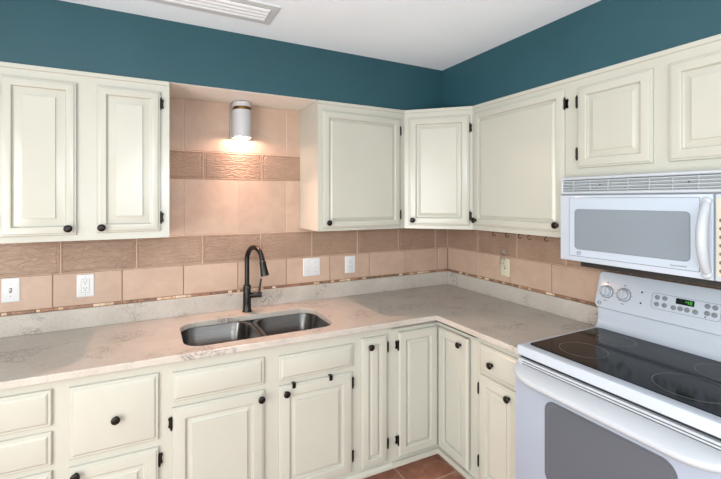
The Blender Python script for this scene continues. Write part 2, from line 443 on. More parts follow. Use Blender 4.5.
# diagonal corner cabinet
A, B_ = Vector((-.635, -.322, 0)), Vector((-.322, -.620, 0))
c = thing('corner_wall_cabinet', 'narrow cream wall cabinet set diagonally across the room corner', 'cabinet', (A.x, A.y, 0), math.atan2(B_.y-A.y, B_.x-A.x), G_W)
W = (B_-A).length; R_ = Matrix.Rotation(-c.rotation_euler.z, 3, 'Z')
poly = [R_ @ (Vector((px, py, 0))-A) for px, py in ((-.635, -.322), (-.635, -.0095), (-.0095, -.0095), (-.0095, -.620), (-.322, -.620))]
b = BM(); prism(b, [(p.x, p.y) for p in poly], ZB, ZT); 
obj('body', b, M['cabinet'], c)
b = BM(); grid_frame(b, 0.006, W-.006, ZB, ZT, [], 0, -.004); obj('face_frame', b, M['cabinet'], c)
b = BM(); box(b, .002, W-.002, -.011, -.0045, ZS, SOF-.0005, .002, 1); obj('top_strip', b, M['cabinet'], c)
door(c, .030, W-.022, 1.420, 2.118, -.004, fw=.050, slope=.022, kn=(.058, 1.452), hg=(2.035, 1.483), hside=1)
# right wall
c = wall_cab('wide cream wall cabinet with one door beside the microwave', .620, 1.277, [(.640, 1.247, 1.425, 2.125)], -PI/2)
x = .620
d = door(c, .640-x, 1.247-x, 1.425, 2.125, YU, fw=.044, slope=.014, kn=(.662-x, 1.458), hg=(2.05, 1.50), hside=1)
knob(d, 1.215-.640, -DT+.001, 1.458-1.425)
c = wall_cab('short cream wall cabinet with two doors directly over the microwave', 1.277, 2.035, [(1.316, 1.631, 1.732, 2.112), (1.687, 2.002, 1.732, 2.112)], -PI/2, 1.692)
x = 1.277
door(c, 1.316-x, 1.631-x, 1.732, 2.112, YU, fw=.046, slope=.024, hg=(2.045, 1.80), hside=-1, hleaf=False, kn=(1.601-x, 1.76) if False else None)
door(c, 1.687-x, 2.002-x, 1.732, 2.112, YU, fw=.046, slope=.024, hg=(2.045, 1.80), hside=1, hleaf=False)

# ---- base cabinets of the sink run; the run stands a hair off parallel to the wall
TH = math.radians(-1.29); PV = Vector((-.63, -.655, 0))
def run(u, off=0):     # point on the face line at run coordinate u; off = towards the room
    d = Vector((math.cos(TH), math.sin(TH), 0)); n = Vector((math.sin(TH), -math.cos(TH), 0))
    return PV + d*(u+.63) + n*(off-DT)      # face frame plane lies DT behind the door plane
G_B = 'cream base cabinets'
def base_cab(name, label, u0, u1, items, depth=.56):
    p = run(u0)
    return cabinet(name, label, G_B, (p.x, p.y, 0), TH, u1-u0, .104, .8835, depth, 0.0, [(i[0]-u0, i[1]-u0, i[2], i[3]) for i in items], base=True), u0
FB = dict(fw=.056, slope=.02)
dz = [(.705, .846), (.552, .682), (.36, .528), (.148, .336)]
c, u = base_cab('drawer_cabinet', 'cream drawer stack cabinet below the light switch', -2.91, -2.446, [(-2.88, -2.473, a, e) for a, e in dz])
for a, e in dz: drawer(c, -2.88-u, -2.473-u, a, e, 0)
c, u = base_cab('base_cabinet', 'cream base cabinet with a deep drawer over a door below the outlet', -2.446, -2.073, [(-2.418, -2.099, .556, .841), (-2.418, -2.099, .148, .524)])
drawer(c, -2.418-u, -2.099-u, .556, .841, 0, kpos=(-2.256-u, .688))
door(c, -2.418-u, -2.099-u, .148, .524, 0, kn=(-2.393-u, .497), hg=(.468, .21), hside=1, **FB)
c, u = base_cab('sink_base_cabinet', 'wide cream sink base cabinet with two doors under the steel sink', -2.073, -1.152, [(-2.046, -1.645, .703, .831), (-1.573, -1.176, .703, .823), (-2.046, -1.645, .146, .677), (-1.573, -1.180, .146, .676)])
drawer(c, -2.046-u, -1.645-u, .703, .831, 0, False, 'false_front'); drawer(c, -1.573-u, -1.176-u, .703, .823, 0, False, 'false_front')
door(c, -2.046-u, -1.645-u, .146, .677, 0, kn=(-1.662-u, .643), hg=(.612, .215), hside=-1, **FB)
door(c, -1.573-u, -1.180-u, .146, .676, 0, kn=(-1.540-u, .643), hg=(.618, .232), hside=1, **FB)
c, u = base_cab('narrow_cabinet', 'narrow cream base cabinet with one tall slim door beside the sink base', -1.152, -.935, [(-1.126, -.966, .143, .840)])
door(c, -1.126-u, -.966-u, .143, .840, 0, fw=.046, slope=.013, kn=(-1.077-u, .795), hg=(.774, .243), hside=1, hleaf=False)
# two over-the-door straps on the sink base door
def strap(u, label):
    b = BM(); p = run(u, DT)
    z1 = .6795
    loft(b, [[(s, .004, z1-.03), (s, .004, z1+.0012), (s, -.0008-DT, z1+.0012), (s, -.0008-DT, z1-.020), (s, -.0022-DT, z1-.022), (s, -.0030-DT, z1-.020), (s, -.0030-DT, z1+.0022), (s, -.0018-DT, z1+.0034), (s, .0055, z1+.0034), (s, .0055, z1-.03)] for s in (-.0085, .0085)])
    q = run(u); o = obj('door_hook', b, M['black'], None, (q.x, q.y, 0), (0, 0, TH)); tag(o, label, 'hook', 'black straps over the sink cabinet door'); return o
strap(-1.500, 'black over-the-door strap beside the round knob of the sink cabinet door')
strap(-1.304, 'black over-the-door strap near the hinge side of the sink cabinet door')

# corner base cabinet with folding corner door
XR = -.628                      # door plane of the range run
fl = run(-.935); fi = run(-.655)
XFR = XR+DT                    # face frame plane of the range run
inn = Vector((XFR, run(XFR).y, 0))
c = thing('corner_base_cabinet', 'cream corner base cabinet with a folding two leaf door slightly ajar', 'cabinet', (0, 0, 0), 0, G_B)
S = .03
b = BM()
prism(b, [(fl.x, fl.y+.10), (inn.x+.10, inn.y+.10), (XFR+.10, -.948), (-.02, -.948), (-.02, -.05), (fl.x, -.05)], .12, .86)
prism(b, [(fl.x, fl.y), (inn.x, inn.y), (XFR, -.948), (-.02, -.948), (-.02, -.05), (fl.x, -.05)], .104, .12)
prism(b, [(fl.x, fl.y), (inn.x, inn.y), (XFR, -.948), (-.02, -.948), (-.02, -.05), (fl.x, -.05)], .86, .8835)
obj('body', b, M['cabinet'], c)
b = BM()
for za, zb_ in ((.104, .145), (.842, .8835)):
    prism(b, [(fl.x, fl.y), (inn.x, inn.y), (XFR, -.948), (XFR+.019, -.948), (inn.x+.019, inn.y+.019), (fl.x, fl.y+.019)], za, zb_)
q = run(-.884)
prism(b, [(fl.x, fl.y), (q.x, q.y), (q.x, q.y+.019), (fl.x, fl.y+.019)], .145, .842)
prism(b, [(XFR, -.900), (XFR, -.948), (XFR+.019, -.948), (XFR+.019, -.900)], .145, .842)
obj('face_frame', b, M['cabinet'], c)
b = BM()
m1 = run(-.935, .018); m2y = run(XFR, .018).y
prism(b, [(fl.x, fl.y-.0003), (m1.x, m1.y), (XFR-.018, m2y), (XFR-.018, -.948), (XFR-.0003, -.948), (inn.x-.0003, inn.y-.0003)], .098, .126)
obj('base_moulding', b, M['cabinet'], c)
b = BM(); box(b, XR+.0025, XR+.016, run(XR, DT).y+.0025, run(XR, DT).y+.016, .147, .842); obj('hinge_stile', b, M['cabinet'], c)
b = BM(); q = run(-.935, -.12)
prism(b, [(q.x, q.y), (inn.x+.12, inn.y+.12), (XFR+.12, -.948), (XFR+.135, -.948), (inn.x+.135, inn.y+.135), (q.x, q.y+.015)], 0, .104); obj('toe_kick', b, M['cabinet'], c)
def leaf(p, rz, w, z0, z1, kn=None, hg=()):
    h = z1-z0; b = BM(); fw = .05
    rect_rings(b, 0, w, 0, h, [(0, 0), (0, -.012), (.003, -.016), (.008, -DT), (fw-.006, -DT), (fw-.002, -.0175), (fw, -.011), (fw+.003, -.0095)], cap=False)
    d = obj('door', b, M['cabinet'], c, (p.x, p.y, z0), (0, 0, rz), smooth=25)
    b = BM(); f = fw+.0005
    rect_rings(b, 0, w, 0, h, [(f, -.004), (f, -.0065), (f+.004, -.007), (f+.020, -.0145), (f+.0205, -.0185), (f+.0215, -.019)])
    obj('panel', b, M['cabinet'], d, smooth=20)
    if kn: knob(d, kn[0], -DT+.001, kn[1]-z0)
    for hz in hg: hinge(d, -.0035, 0, hz-z0, -1)
    return d
leaf(run(-.893, .001), TH, .893-.629, .147, .843, hg=(.772, .241))
leaf(Vector((XFR-.001, -.6575, 0)), -PI/2-math.radians(1.5), .246, .145, .842, kn=(.196, .800))

# base cabinet between the corner and the range
c = cabinet('base_cabinet', 'cream base cabinet with one drawer and door right next to the oven', G_B, (XFR, -.948, 0), -PI/2, .298, .104, .8835, .56, 0.0, [(.028, .286, .703, .848), (.028, .286, .142, .690)], base=True)
drawer(c, .028, .286, .703, .848, 0, kpos=(.123, .769))
door(c, .028, .286, .142, .690, 0, kn=(.228, .650), hg=(.614, .240), hside=-1, fw=.052, slope=.02)

# ------------------------------------------------------------------ countertop
ct = thing('countertop', 'speckled beige quartz countertop wrapping the corner with a low upstand', 'countertop', (0, 0, .884))
def front(x): # front edge line of the sink run, 25 mm in front of the doors
    return run(0, .036).y + (x - run(0, .036).x)*math.tan(TH)
XFC = -.650
outer = [(-2.93, -.001), (-2.93, front(-2.93)), (XFC, front(XFC)), (XFC, -1.2455), (-.001, -1.2455), (-.001, -.001)]
hole = rrect(-1.992, -1.233, -.572, -.172, .095, 8)
b = BM()
edges = []
for lp in (outer, hole):
    vs = [b.verts.new((x, y, .030)) for x, y in lp]
    edges += [b.edges.new((vs[i], vs[(i+1) % len(vs)])) for i in range(len(vs))]
bmesh.ops.triangle_fill(b, use_beauty=True, edges=edges)
fs = [f for f in b.faces]
# drop any triangles that ended up inside the hole
for f in list(b.faces):
    cc = f.calc_center_median()
    if -1.95 < cc.x < -1.27 and -.53 < cc.y < -.21:
        if all(any(abs(v.co.x-hx) < 1e-6 and abs(v.co.y-hy) < 1e-6 for hx, hy in hole) for v in f.verts): b.faces.remove(f)
r = bmesh.ops.extrude_face_region(b, geom=list(b.faces))
for v in [g for g in r['geom'] if isinstance(g, bmesh.types.BMVert)]: v.co.z = 0
o = obj('slab', b, M['quartz'], ct)
mo = o.modifiers.new('edge', 'BEVEL'); mo.width = .0035; mo.segments = 2; mo.limit_method = 'ANGLE'
b = BM(); box(b, -2.93, -.0215, -.0205, -.0095, .0302, .1325, .0015, 1); obj('upstand', b, M['quartz'], ct)
b = BM(); box(b, -.0205, -.0095, -1.2455, -.0095, .0302, .1325, .0015, 1); obj('upstand', b, M['quartz'], ct)

# ------------------------------------------------------------------ sink
sk = thing('kitchen_sink', 'double bowl stainless steel sink set under the quartz counter', 'sink', (-1.6125, -.372, .8835))
def bowl(x0, x1):
    y0, y1 = -.204, .204; R = []; cx = (x0+x1)/2
    for ins, z, r in ((-.018, -.0035, .10), (-.018, -.0005, .10), (0, -.0005, .088), (.003, -.004, .086), (.010, -.150, .08), (.016, -.170, .075), (.032, -.184, .06), (.06, -.188, .05)):
        R.append([(x, y, z) for x, y in rrect(x0+ins, x1-ins, y0+ins, y1-ins, r, 8)])
    R.append([(cx+.045*math.cos(2*PI*(k+.5)/36-PI/36+PI/36*0), .0+.045*math.sin(2*PI*(k+.5)/36), -.191) for k in range(36)])
    b = BM(); loft(b, R, True, False, False)
    w = obj('bowl', b, M['steel'], sk, smooth=40)
    b = BM(); lathe(b, [(.044, 0), (.044, .003), (.036, .003), (.030, -.006), (.012, -.006), (.010, 0), (.004, .002)], (cx, 0, -.1925), (0, 0, 1), 28); obj('drain', b, M['nickel'], w, smooth=40)
bowl(-.384, -.020); bowl(.020, .384)

# ------------------------------------------------------------------ faucet
fc = thing('faucet', 'matte black gooseneck pull-down faucet standing behind the sink', 'faucet', (-1.612, -.092, .914))
b = BM(); lathe(b, [(.029, 0), (.029, .004), (.0255, .010), (.0235, .05), (.0225, .150), (.0215, .158), (.015, .162)], n=28); obj('base', b, M['faucet'], fc, smooth=35)
d = Vector((.35, -.937, 0)); pts = [Vector((0, 0, z)) for z in (.155, .20, .26, .305)]
Rr = .078
for k in range(1, 15):
    a = PI*k/14*.93; pts.append(d*(Rr-Rr*math.cos(a)) + Vector((0, 0, .312+Rr*math.sin(a))))
b = BM(); tube(b, pts, .0142, 16); obj('spout', b, M['faucet'], fc, smooth=50)
e = pts[-1]; t = (d*.32+Vector((0, 0, -1))).normalized()
b = BM(); lathe(b, [(.0142, -.004), (.0150, .0), (.0150, .012), (.0185, .016), (.0195, .05), (.0240, .090), (.0230, .097), (.012, .097)], e, t, 24); obj('spray_head', b, M['faucet'], fc, smooth=35)
b = BM(); hx = Vector((.98, -.2, 0)).normalized()
lathe(b, [(.0165, .015), (.0165, .078), (.0155, .086), (.006, .087)], (0, 0, .096), hx, 22)
h0 = hx*.070+Vector((0, 0, .100)); tube(b, [h0, h0+Vector((.003, 0, .035)), h0+Vector((.013, 0, .092))], [.0075, .0065, .0055], 12)
obj('handle', b, M['faucet'], fc, smooth=40)

# ------------------------------------------------------------------ electrical plates
def plate(name, label, group, loc, rz, w, kind, m='plate'):
    t = thing(name, label, 'outlet' if 'outlet' in name else 'switch', loc, rz, group); h = .118
    b = BM(); R = []
    for ins, y in ((0, 0), (0, -.0025), (.002, -.0045), (.005, -.0055)): R.append([(x, y, z) for x, z in rrect(-w/2+ins, w/2-ins, -h/2+ins, h/2-ins, .004, 3)])
    loft(b, R); obj('plate', b, M[m], t, smooth=40)
    def screw(x, z):
        b = BM(); lathe(b, [(.0028, 0), (.0028, .001), (.001, .0013)], (x, -.0053, z), (0, -1, 0), 10); obj('screw', b, M['plate_line'], t)
    def rocker(x):
        b = BM(); rr_slab(b, x-.0165, x+.0165, -.033, .033, .002, -.005, -.0075, .001, 2); o = obj('rocker', b, M[m], t)
        b = BM(); outline(b, rrect(x-.0175, x+.0175, -.034, .034, .002, 2), -.001, -.005, -.0062); obj('rocker_gap', b, M['plate_line'], t); return o
    if kind == 'duplex':
        b = BM(); rr_slab(b, -.0168, .0168, -.034, .034, .003, -.005, -.0075, .001, 3); f = obj('receptacle', b, M[m], t)
        b = BM(); outline(b, rrect(-.018, .018, -.0352, .0352, .003, 3), -.0012, -.005, -.0062); obj('receptacle_gap', b, M['plate_line'], t)
        for z in (.019, -.015):
            b = BM(); box(b, -.0075, -.0052, -.0079, -.007, z-.001, z+.0065); box(b, .0048, .0070, -.0079, -.007, z-.001, z+.0065)
            lathe(b, [(.0026, 0), (.0026, .0009)], (0, -.007, z-.0085), (0, -1, 0), 12); obj('socket_slots', b, M['slot'], f)
        screw(0, .0465); screw(0, -.0465)
    elif kind == 'toggle':
        b = BM(); rr_slab(b, -.005, .005, -.012, .012, .001, -.005, -.0065, .0005, 2); obj('toggle_slot', b, M['grey_line'], t)
        b = BM(); box(b, -.0035, .0035, -.017, -.006, -.001, .010, .001, 1); obj('toggle', b, M[m], t)
        screw(0, .030); screw(0, -.030)
    elif kind == 'double':
        b = BM(); box(b, -.0265, -.0195, -.015, -.005, .000, .009, .001, 1); obj('toggle', b, M[m], t)
        b = BM(); box(b, .0195, .0265, -.015, -.005, -.009, .000, .001, 1); obj('toggle', b, M[m], t)
        for x in (-.023, .023): screw(x, .030); screw(x, -.030)
    return t
plate('light_switch', 'white light switch plate under the two door wall cabinet, near the drawer stack', None, (-2.742, -.0082, 1.140), 0, .072, 'toggle')
plate('power_outlet', 'white duplex outlet plate on beige tile under the two door wall cabinet', 'white outlets', (-2.434, -.0082, 1.133), 0, .078, 'duplex')
plate('light_switch', 'wide white double switch plate on the tile beside the black faucet', None, (-1.167, -.0082, 1.135), 0, .122, 'double')
plate('power_outlet', 'narrow white outlet plate on tile between the double switch and the room corner', 'white outlets', (-.880, -.0082, 1.131), 0, .080, 'duplex')
plate('light_switch', 'ivory wall plate on the tiled wall near the microwave', None, (-.0082, -.590, 1.131), -PI/2, .076, 'toggle', 'ivory')
# small clear hook with a wire loop over the ivory plate
t = thing('wall_hook', 'small clear adhesive hook with a hanging wire loop over the ivory plate', 'hook', (-.0082, -.580, 1.235), -PI/2)
b = BM(); rr_slab(b, -.008, .008, -.016, .016, .006, 0, -.004, .001, 4); tube(b, [(0, -.003, 0), (0, -.012, -.008), (0, -.016, -.006), (0, -.017, .002)], .003, 8); obj('hook_base', b, M['clear'], t, smooth=40)
b = BM(); tube(b, [(-.002, -.012, -.006), (-.014, -.014, -.035), (-.022, -.016, -.060), (-.020, -.017, -.078), (.010, -.018, -.080), (.018, -.017, -.050), (.014, -.016, -.044), (-.020, -.016, -.052)], .0012, 8); tube(b, [(.002, -.012, -.006), (.012, -.014, -.03), (.018, -.017, -.050)], .0012, 8); obj('wire_loop', b, M['wire'], t, smooth=60)

# cup hooks under the wide wall cabinet
def cup_hook_mesh():
    b = BM(); lathe(b, [(.005, -.001), (.005, 0), (.0015, 0)], (0, 0, 0), (0, 0, -1), 12)
    pts = [(0, 0, 0), (0, 0, -.012)] + [(0, .011*math.cos(a)-.011*0-.0, -.023+.011*math.sin(a)) for a in [PI/2-PI*1.45*k/12 for k in range(13)]]
    tube(b, pts, .0022, 8); return b
hooks = [(.722, 'first from the room corner'), (.822, 'second from the room corner'), (.914, 'third from the room corner'), (.978, 'fourth from the room corner'), (1.085, 'the one closest to the microwave')]
for i, (s, w) in enumerate(hooks):
    if i == 0:
        h0_ = obj('cup_hook', cup_hook_mesh(), M['bronze'], None, (-.25, -s, ZB), smooth=50); o = h0_
    else:
        o = h0_.copy(); COL.objects.link(o); o.location = (-.25, -s, ZB)
    tag(o, 'dark cup hook under the wide wall cabinet, ' + w, 'hook', 'cup hooks under the wide wall cabinet')

# ------------------------------------------------------------------ wall lamp over the sink
sx = -1.636
lp = thing('wall_lamp', 'white half cylinder wall lamp shining down on the tiles above the sink', 'lamp', (sx, -.0082, 1.957))
b = BM(); rr_slab(b, -.064, .064, -.004, .206, .004, 0, -.018, .002, 3); obj('backplate', b, M['nickel'], lp)
LY, LR = -.066, .0535
def dshell(z0, z1, r, th, cap_at=None):
    b = BM(); n = 24
    A_ = [(-1, -.018)] + [(math.cos(PI+PI*k/n), LY+math.sin(PI+PI*k/n)*r) for k in range(n+1)] + [(1, -.018)]
    ring = lambda rr, z: [(c*rr, y if abs(y+.018) < 1e-9 else LY+(y-LY)*rr/r, z) for c, y in A_]
    prof = [(r, z0), (r, z1), (r-th, z1), (r-th, z0)]; R = [ring(rr, z) for rr, z in prof]
    loft(b, [[R[q][k] for q in range(4)] for k in range(len(A_))], True, True, True)
    if cap_at is not None: prism(b, [(c*r, y) for c, y in A_], cap_at, cap_at+th)
    return b
obj('shade', dshell(.0, .163, LR, .0025), M['shade_white'], lp, smooth=40)
obj('band', dshell(.163, .182, LR-.004, .0025), M['brass'], lp, smooth=40)
obj('cap', dshell(.182, .2105, LR, .0025, .208), M['shade_white'], lp, smooth=40)
b = BM(); lathe(b, [(.004, .0), (.014, .006), (.018, .02), (.014, .035), (.012, .05)], (0, -.055, .050), (0, 0, 1), 18); obj('bulb', b, M['bulb'], lp, smooth=60)

# ------------------------------------------------------------------ ceiling vent
vx0, vx1, vy0, vy1 = -2.155, -1.588, -.714, -.504
v = thing('air_vent', 'long white louvred air vent set in the ceiling', 'vent', ((vx0+vx1)/2, (vy0+vy1)/2, ZC))
hw, hd = (vx1-vx0)/2, (vy1-vy0)/2
b = BM(); R = []
for ins, z in ((0, 0), (0, -.003), (.003, -.005), (.036, -.006), (.038, -.004), (.038, 0)): R.append([(-hw+ins, -hd+ins, z), (hw-ins, -hd+ins, z), (hw-ins, hd-ins, z), (-hw+ins, hd-ins, z)])
loft(b, R, True, False, False); obj('frame', b, M['vent_frame'], v)
b = BM(); box(b, -hw+.03, hw-.03, -hd+.03, hd-.03, -.0016, -.0004); obj('damper', b, M['slot'], v)
iw, idp = hw-.039, hd-.039
n = 4
for k in range(n):
    yc = -idp + (k+.5)*2*idp/n; w2 = idp/n*.80; prof = []
    for j in range(7):
        s = j/6; yy = yc-w2+2*w2*s; zz = -.003-.009*math.sin(PI*(.10+.62*s)); prof.append((yy, zz))
    b = BM(); full = [(p[0], p[1]) for p in prof] + [(p[0], p[1]+.0016) for p in reversed(prof)]
    loft(b, [[(-iw, y, z) for y, z in full], [(iw, y, z) for y, z in full]]); obj('louver', b, M['vent_white'], v, smooth=40)

# ------------------------------------------------------------------ microwave (local: X along the wall, Y into the wall)
mw = thing('microwave', 'white over-the-range microwave hung under the short cabinet', 'microwave', (0, -1.264, 1.300), -PI/2)
MW = .756
b = BM(); box(b, .001, MW-.001, -.362, -.012, .003, .3905, .003); obj('body', b, M['enamel'], mw)
b = BM(); box(b, .045, MW-.02, -.30, -.03, -.032, .004); obj('shadow_block', b, M['slot'], mw)  # dark block standing in for the shade below the microwave
# grille
gz0, gz1 = .309, .389
b = BM()
rect_rings(b, 0, MW, gz0, gz1, [(0, -.355), (0, -.380), (.003, -.385), (.010, -.386), (.013, -.384), (.0135, -.372)], cap=False)
g = obj('grille', b, M['plastic'], mw)
b = BM(); box(b, .012, MW-.012, -.368, -.364, gz0+.012, gz1-.012); obj('grille_recess', b, M['grille_dark'], g)
for k in range(4):
    z = gz0+.0135+(k+.5)*(gz1-gz0-.027)/4.0 + .003
    b = BM(); loft(b, [[(s, -.366, z+.004), (s, -.383, z-.001), (s, -.384, z-.0045), (s, -.366, z-.0005)] for s in (.0136, MW-.0136)]); obj('slat', b, M['plastic'], g)
for k in range(9):
    s = .058+k*.0795
    b = BM(); box(b, s-.002, s+.002, -.3765, -.366, gz0+.0136, gz1-.0136, .001, 1); obj('rib', b, M['plastic'], g)
for s in (.188, .51):
    b = BM(); lathe(b, [(.003, 0), (.003, .002), (.001, .0025)], (s, -.3845, .3495), (0, -1, 0), 10); obj('screw', b, M['slot'], g)
# door
b = BM(); rect_rings(b, .004, .583, .003, .305, [(0, -.364), (0, -.387), (.002, -.391), (.006, -.3925)])
dr = obj('door', b, M['enamel'], mw, smooth=30)
b = BM(); rr_slab(b, .052, .545, .028, .292, .006, -.39, -.3945, .0015, 3); obj('door_glass_border', b, mat('door_border', (172, 184, 198), .2, coat=.3), dr)
b = BM(); outline(b, rrect(.0505, .5465, .0265, .2935, .006, 3), .0022, -.39, -.3931); obj('border_groove', b, M['grey_line'], dr)
b = BM(); rr_slab(b, .081, .516, .062, .239, .014, -.392, -.3952, .0005, 6); wn = obj('window', b, M['mw_glass'], dr)
b = BM(); outline(b, rrect(.0805, .5165, .0615, .2395, .0145, 6), -.0022, -.392, -.3954); obj('window_edge', b, M['grey_line'], dr)
# handle: tapered bow
b = BM(); pts = []; rad = []
for k in range(21):
    a = k/20; z = .020+.262*a; out = math.sin(PI*a)**.75*.046; pts.append((.566-.0*a, -.392-out+.006, z)); rad.append(.0125+.004*math.sin(PI*a))
tube(b, pts, rad, 16, flat=1.0)
for z in (.022, .280): lathe(b, [(.016, 0), (.014, .008), (.010, .012)], (.566, -.391, z), (0, -1, 0), 16)
obj('handle', b, M['plastic'], dr, smooth=60)
b = BM(); ring_flat(b, 0, 0, .0075, .0095, 0, .0008, 28)
R_ = [(.0055*math.cos(a), .0055*math.sin(a)*.8+.001*math.sin(3*a)) for a in [k*.45 for k in range(12)]]
tube(b, [(x_, y_, .0006) for x_, y_ in R_], .0006, 6)
obj('emblem', b, M['grey_line'], dr, (.098, -.3945, .042), (PI/2, 0, 0))
def text_mesh(s, size):
    cu = bpy.data.curves.new('txt', 'FONT'); cu.body = s; cu.size = size; cu.extrude = .0003; cu.align_x = 'CENTER'; cu.align_y = 'CENTER'
    o = bpy.data.objects.new('txt', cu); COL.objects.link(o); dg = bpy.context.evaluated_depsgraph_get(); me = bpy.data.meshes.new_from_object(o.evaluated_get(dg))
    bpy.data.objects.remove(o); b = BM(); b.from_mesh(me); bpy.data.meshes.remove(me); return b
obj('door_lettering', text_mesh('Spacemaker', .011), M['grey_line'], dr, (.482, -.3947, .041), (PI/2, 0, 0))
# control panel
b = BM(); rect_rings(b, .587, MW-.001, .003, .305, [(0, -.364), (0, -.387), (.002, -.391), (.006, -.3925)]); cp = obj('control_panel', b, M['enamel'], mw, smooth=30)
b = BM(); rr_slab(b, .592, MW-.012, .018, .292, .006, -.391, -.3938, .001, 3); obj('keypad', b, M['cream_plastic'], cp)
b = BM(); rr_slab(b, .615, MW-.028, .246, .280, .003, -.393, -.3945, .0005, 2); obj('display', b, M['display'], cp)
for r_ in range(7):
    for q_ in range(3):
        b = BM(); rr_slab(b, -.008, .008, -.006, .006, .005, 0, -.0016, .0005, 3)
        obj('button', b, mat('keypad_button', (92, 86, 80), .5) if (r_ == 0 and q_ == 0) else bpy.data.materials['keypad_button'], cp, (.608+q_*.050, -.3935, .040+r_*.029))

# ------------------------------------------------------------------ range
rg = thing('electric_range', 'white freestanding electric range with black glass cooktop', 'range', (0, -1.25, 0), -PI/2)
RW = .760
b = BM(); box(b, .003, RW-.003, -.640, -.02, .03, .896, .002); obj('body', b, M['enamel'], rg)
for s in (.04, RW-.04):
    for y in (-.60, -.06):
        b = BM(); lathe(b, [(.018, 0), (.018, .01), (.012, .012), (.012, .032)], (s, y, 0), (0, 0, 1), 14); obj('foot', b, M['slot'], rg)
# cooktop
b = BM(); R = []
for ins, z in ((.004, .896), (0, .899), (0, .930), (.003, .9375), (.010, .940), (.026, .9405), (.028, .9385)):
    R.append([(x_, y_, z) for x_, y_ in rrect(0+ins, RW-ins, -.668+ins, -.045-ins*.2, .012, 4)])
loft(b, R); ck = obj('cooktop', b, M['enamel'], rg, smooth=30)
b = BM(); R = []
for ins, z in ((0, .937), (0, .9405), (.001, .9415)): R.append([(x_, y_, z) for x_, y_ in rrect(.026+ins, RW-.026-ins, -.620+ins, -.112-ins, .02, 5)])
loft(b, R); gt = obj('glass_top', b, M['glass_black'], ck)
for bx, by, br in ((.185, -.475, .092), (.180, -.232, .078), (.575, -.232, .092), (.570, -.470, .112)):
    b = BM(); ring_flat(b, 0, 0, br-.0016, br, 0, .0003, 64); obj('burner_ring', b, M['ring_mark'], gt, (bx, by, .9415))
# backguard neck and console
b = BM(); prof = [(-.112, .9395), (-.098, .944), (-.084, .958), (-.078, .985), (-.078, 1.05), (-.03, 1.19), (-.016, 1.19), (-.016, .9)]
prof = prof[:-1] + [(-.016, .9395)]
loft(b, [[(s, y, z) for y, z in prof] for s in (.006, RW-.006)]); obj('backguard', b, M['enamel'], rg, smooth=35)
tilt = math.atan2(.051, .180)
# console local frame: x along, z up the panel, front -Y
cs = None
b = BM(); R = []
for ins, y in ((.004, .055), (0, .045), (0, .006), (.003, .0015), (.009, 0)): R.append([(x_, y, z_) for x_, z_ in rrect(0+ins, RW-ins, 0+ins, .184-ins, .022, 6)])
loft(b, R); cs = obj('control_console', b, M['enamel'], rg, (0, -.106, 1.042), (-tilt, 0, 0), smooth=35)
def dial(s, z):
    b = BM(); lathe(b, [(.0295, 0), (.0295, .003), (.0275, .006), (.0235, .008), (.0225, .016), (.0205, .018), (.005, .0185)], (0, 0, 0), (0, -1, 0), 32)
    k = obj('knob', b, M['knob_white'], cs, (s, 0, z), smooth=35)
    b = BM(); box(b, -.005, .005, -.027, -.018, -.021, .021, .002); obj('knob_grip', b, M['knob_white'], k)
    b = BM(); ring_flat(b, 0, 0, .0290, .0325, 0, .0012, 36); ring_flat(b, 0, 0, .0222, .0240, .0, .0095, 36)
    for q in range(11):
        a = math.radians(-60+q*30); x_, y_ = .0365*math.cos(a), .0365*math.sin(a); box(b, x_-.0016, x_+.0016, y_-.0016, y_+.0016, 0, .0008)
    box(b, -.006, .006, .044, .048, 0, .0008); box(b, -.008, .008, -.046, -.0425, 0, .0008)
    obj('dial_marks', b, M['grey_line'], k, (0, 0, 0), (PI/2, 0, 0))
for s in (.0515, .133, .627, .709): dial(s, .0845)
b = BM(); outline(b, rrect(.2525, .503, .0515, .122, .011, 4), .0016, .001, -.0008); obj('keypad_outline', b, M['grey_line'], cs)
btn = [(.274, .1034), (.3035, .1044), (.2744, .0727), (.3053, .0735), (.3398, .0722), (.3646, .0734), (.3892, .0735), (.4187, .0723), (.4571, .1056), (.4825, .105), (.4584, .0767), (.4825, .0757)]
for i, (s, z) in enumerate(btn):
    b = BM(); lathe(b, [(.0105, 0), (.0105, .0012), (.008, .0018), (.002, .002)], (0, 0, 0), (0, -1, 0), 20); obj('button', b, M['button'], cs, (s, 0, z), smooth=40)
b = BM(); rr_slab(b, .3455, .4125, .0915, .1165, .003, .001, -.0015, .0006, 3); dsp = obj('display', b, M['display'], cs)
SEG = {'4': 'bcfg', '8': 'abcdefg'}
def seg7(bm, ch, x, z, w, h, t):
    q = {'a': (0, w, h-t, h), 'g': (0, w, h/2-t/2, h/2+t/2), 'd': (0, w, 0, t), 'f': (0, t, h/2, h), 'b': (w-t, w, h/2, h), 'e': (0, t, 0, h/2), 'c': (w-t, w, 0, h/2)}
    for s in SEG[ch]: a = q[s]; box(bm, x+a[0], x+a[1], -.0019, -.0014, z+a[2], z+a[3])
b = BM(); seg7(b, '4', .384, .0975, .0085, .0135, .0018); seg7(b, '8', .3965, .0975, .0085, .0135, .0018); box(b, .3795, .3812, -.0019, -.0014, .1012, .1028); box(b, .3795, .3812, -.0019, -.0014, .1062, .1078)
obj('digits', b, M['digits'], dsp)
for s, z, r_ in ((.2095, .113, .0042), (.2100, .0618, .0042), (.4536, .0600, .0028)):
    b = BM(); lathe(b, [(r_, 0), (r_, .001), (r_*.6, .0016)], (s, 0, z), (0, -1, 0), 14); obj('indicator_light', b, M['slot'], cs)
b = BM(); ring_flat(b, 0, 0, .0068, .0095, 0, .0008, 28); R_ = [(.005*math.cos(a), .005*math.sin(a)*.8+.001*math.sin(3*a)) for a in [k*.45 for k in range(12)]]
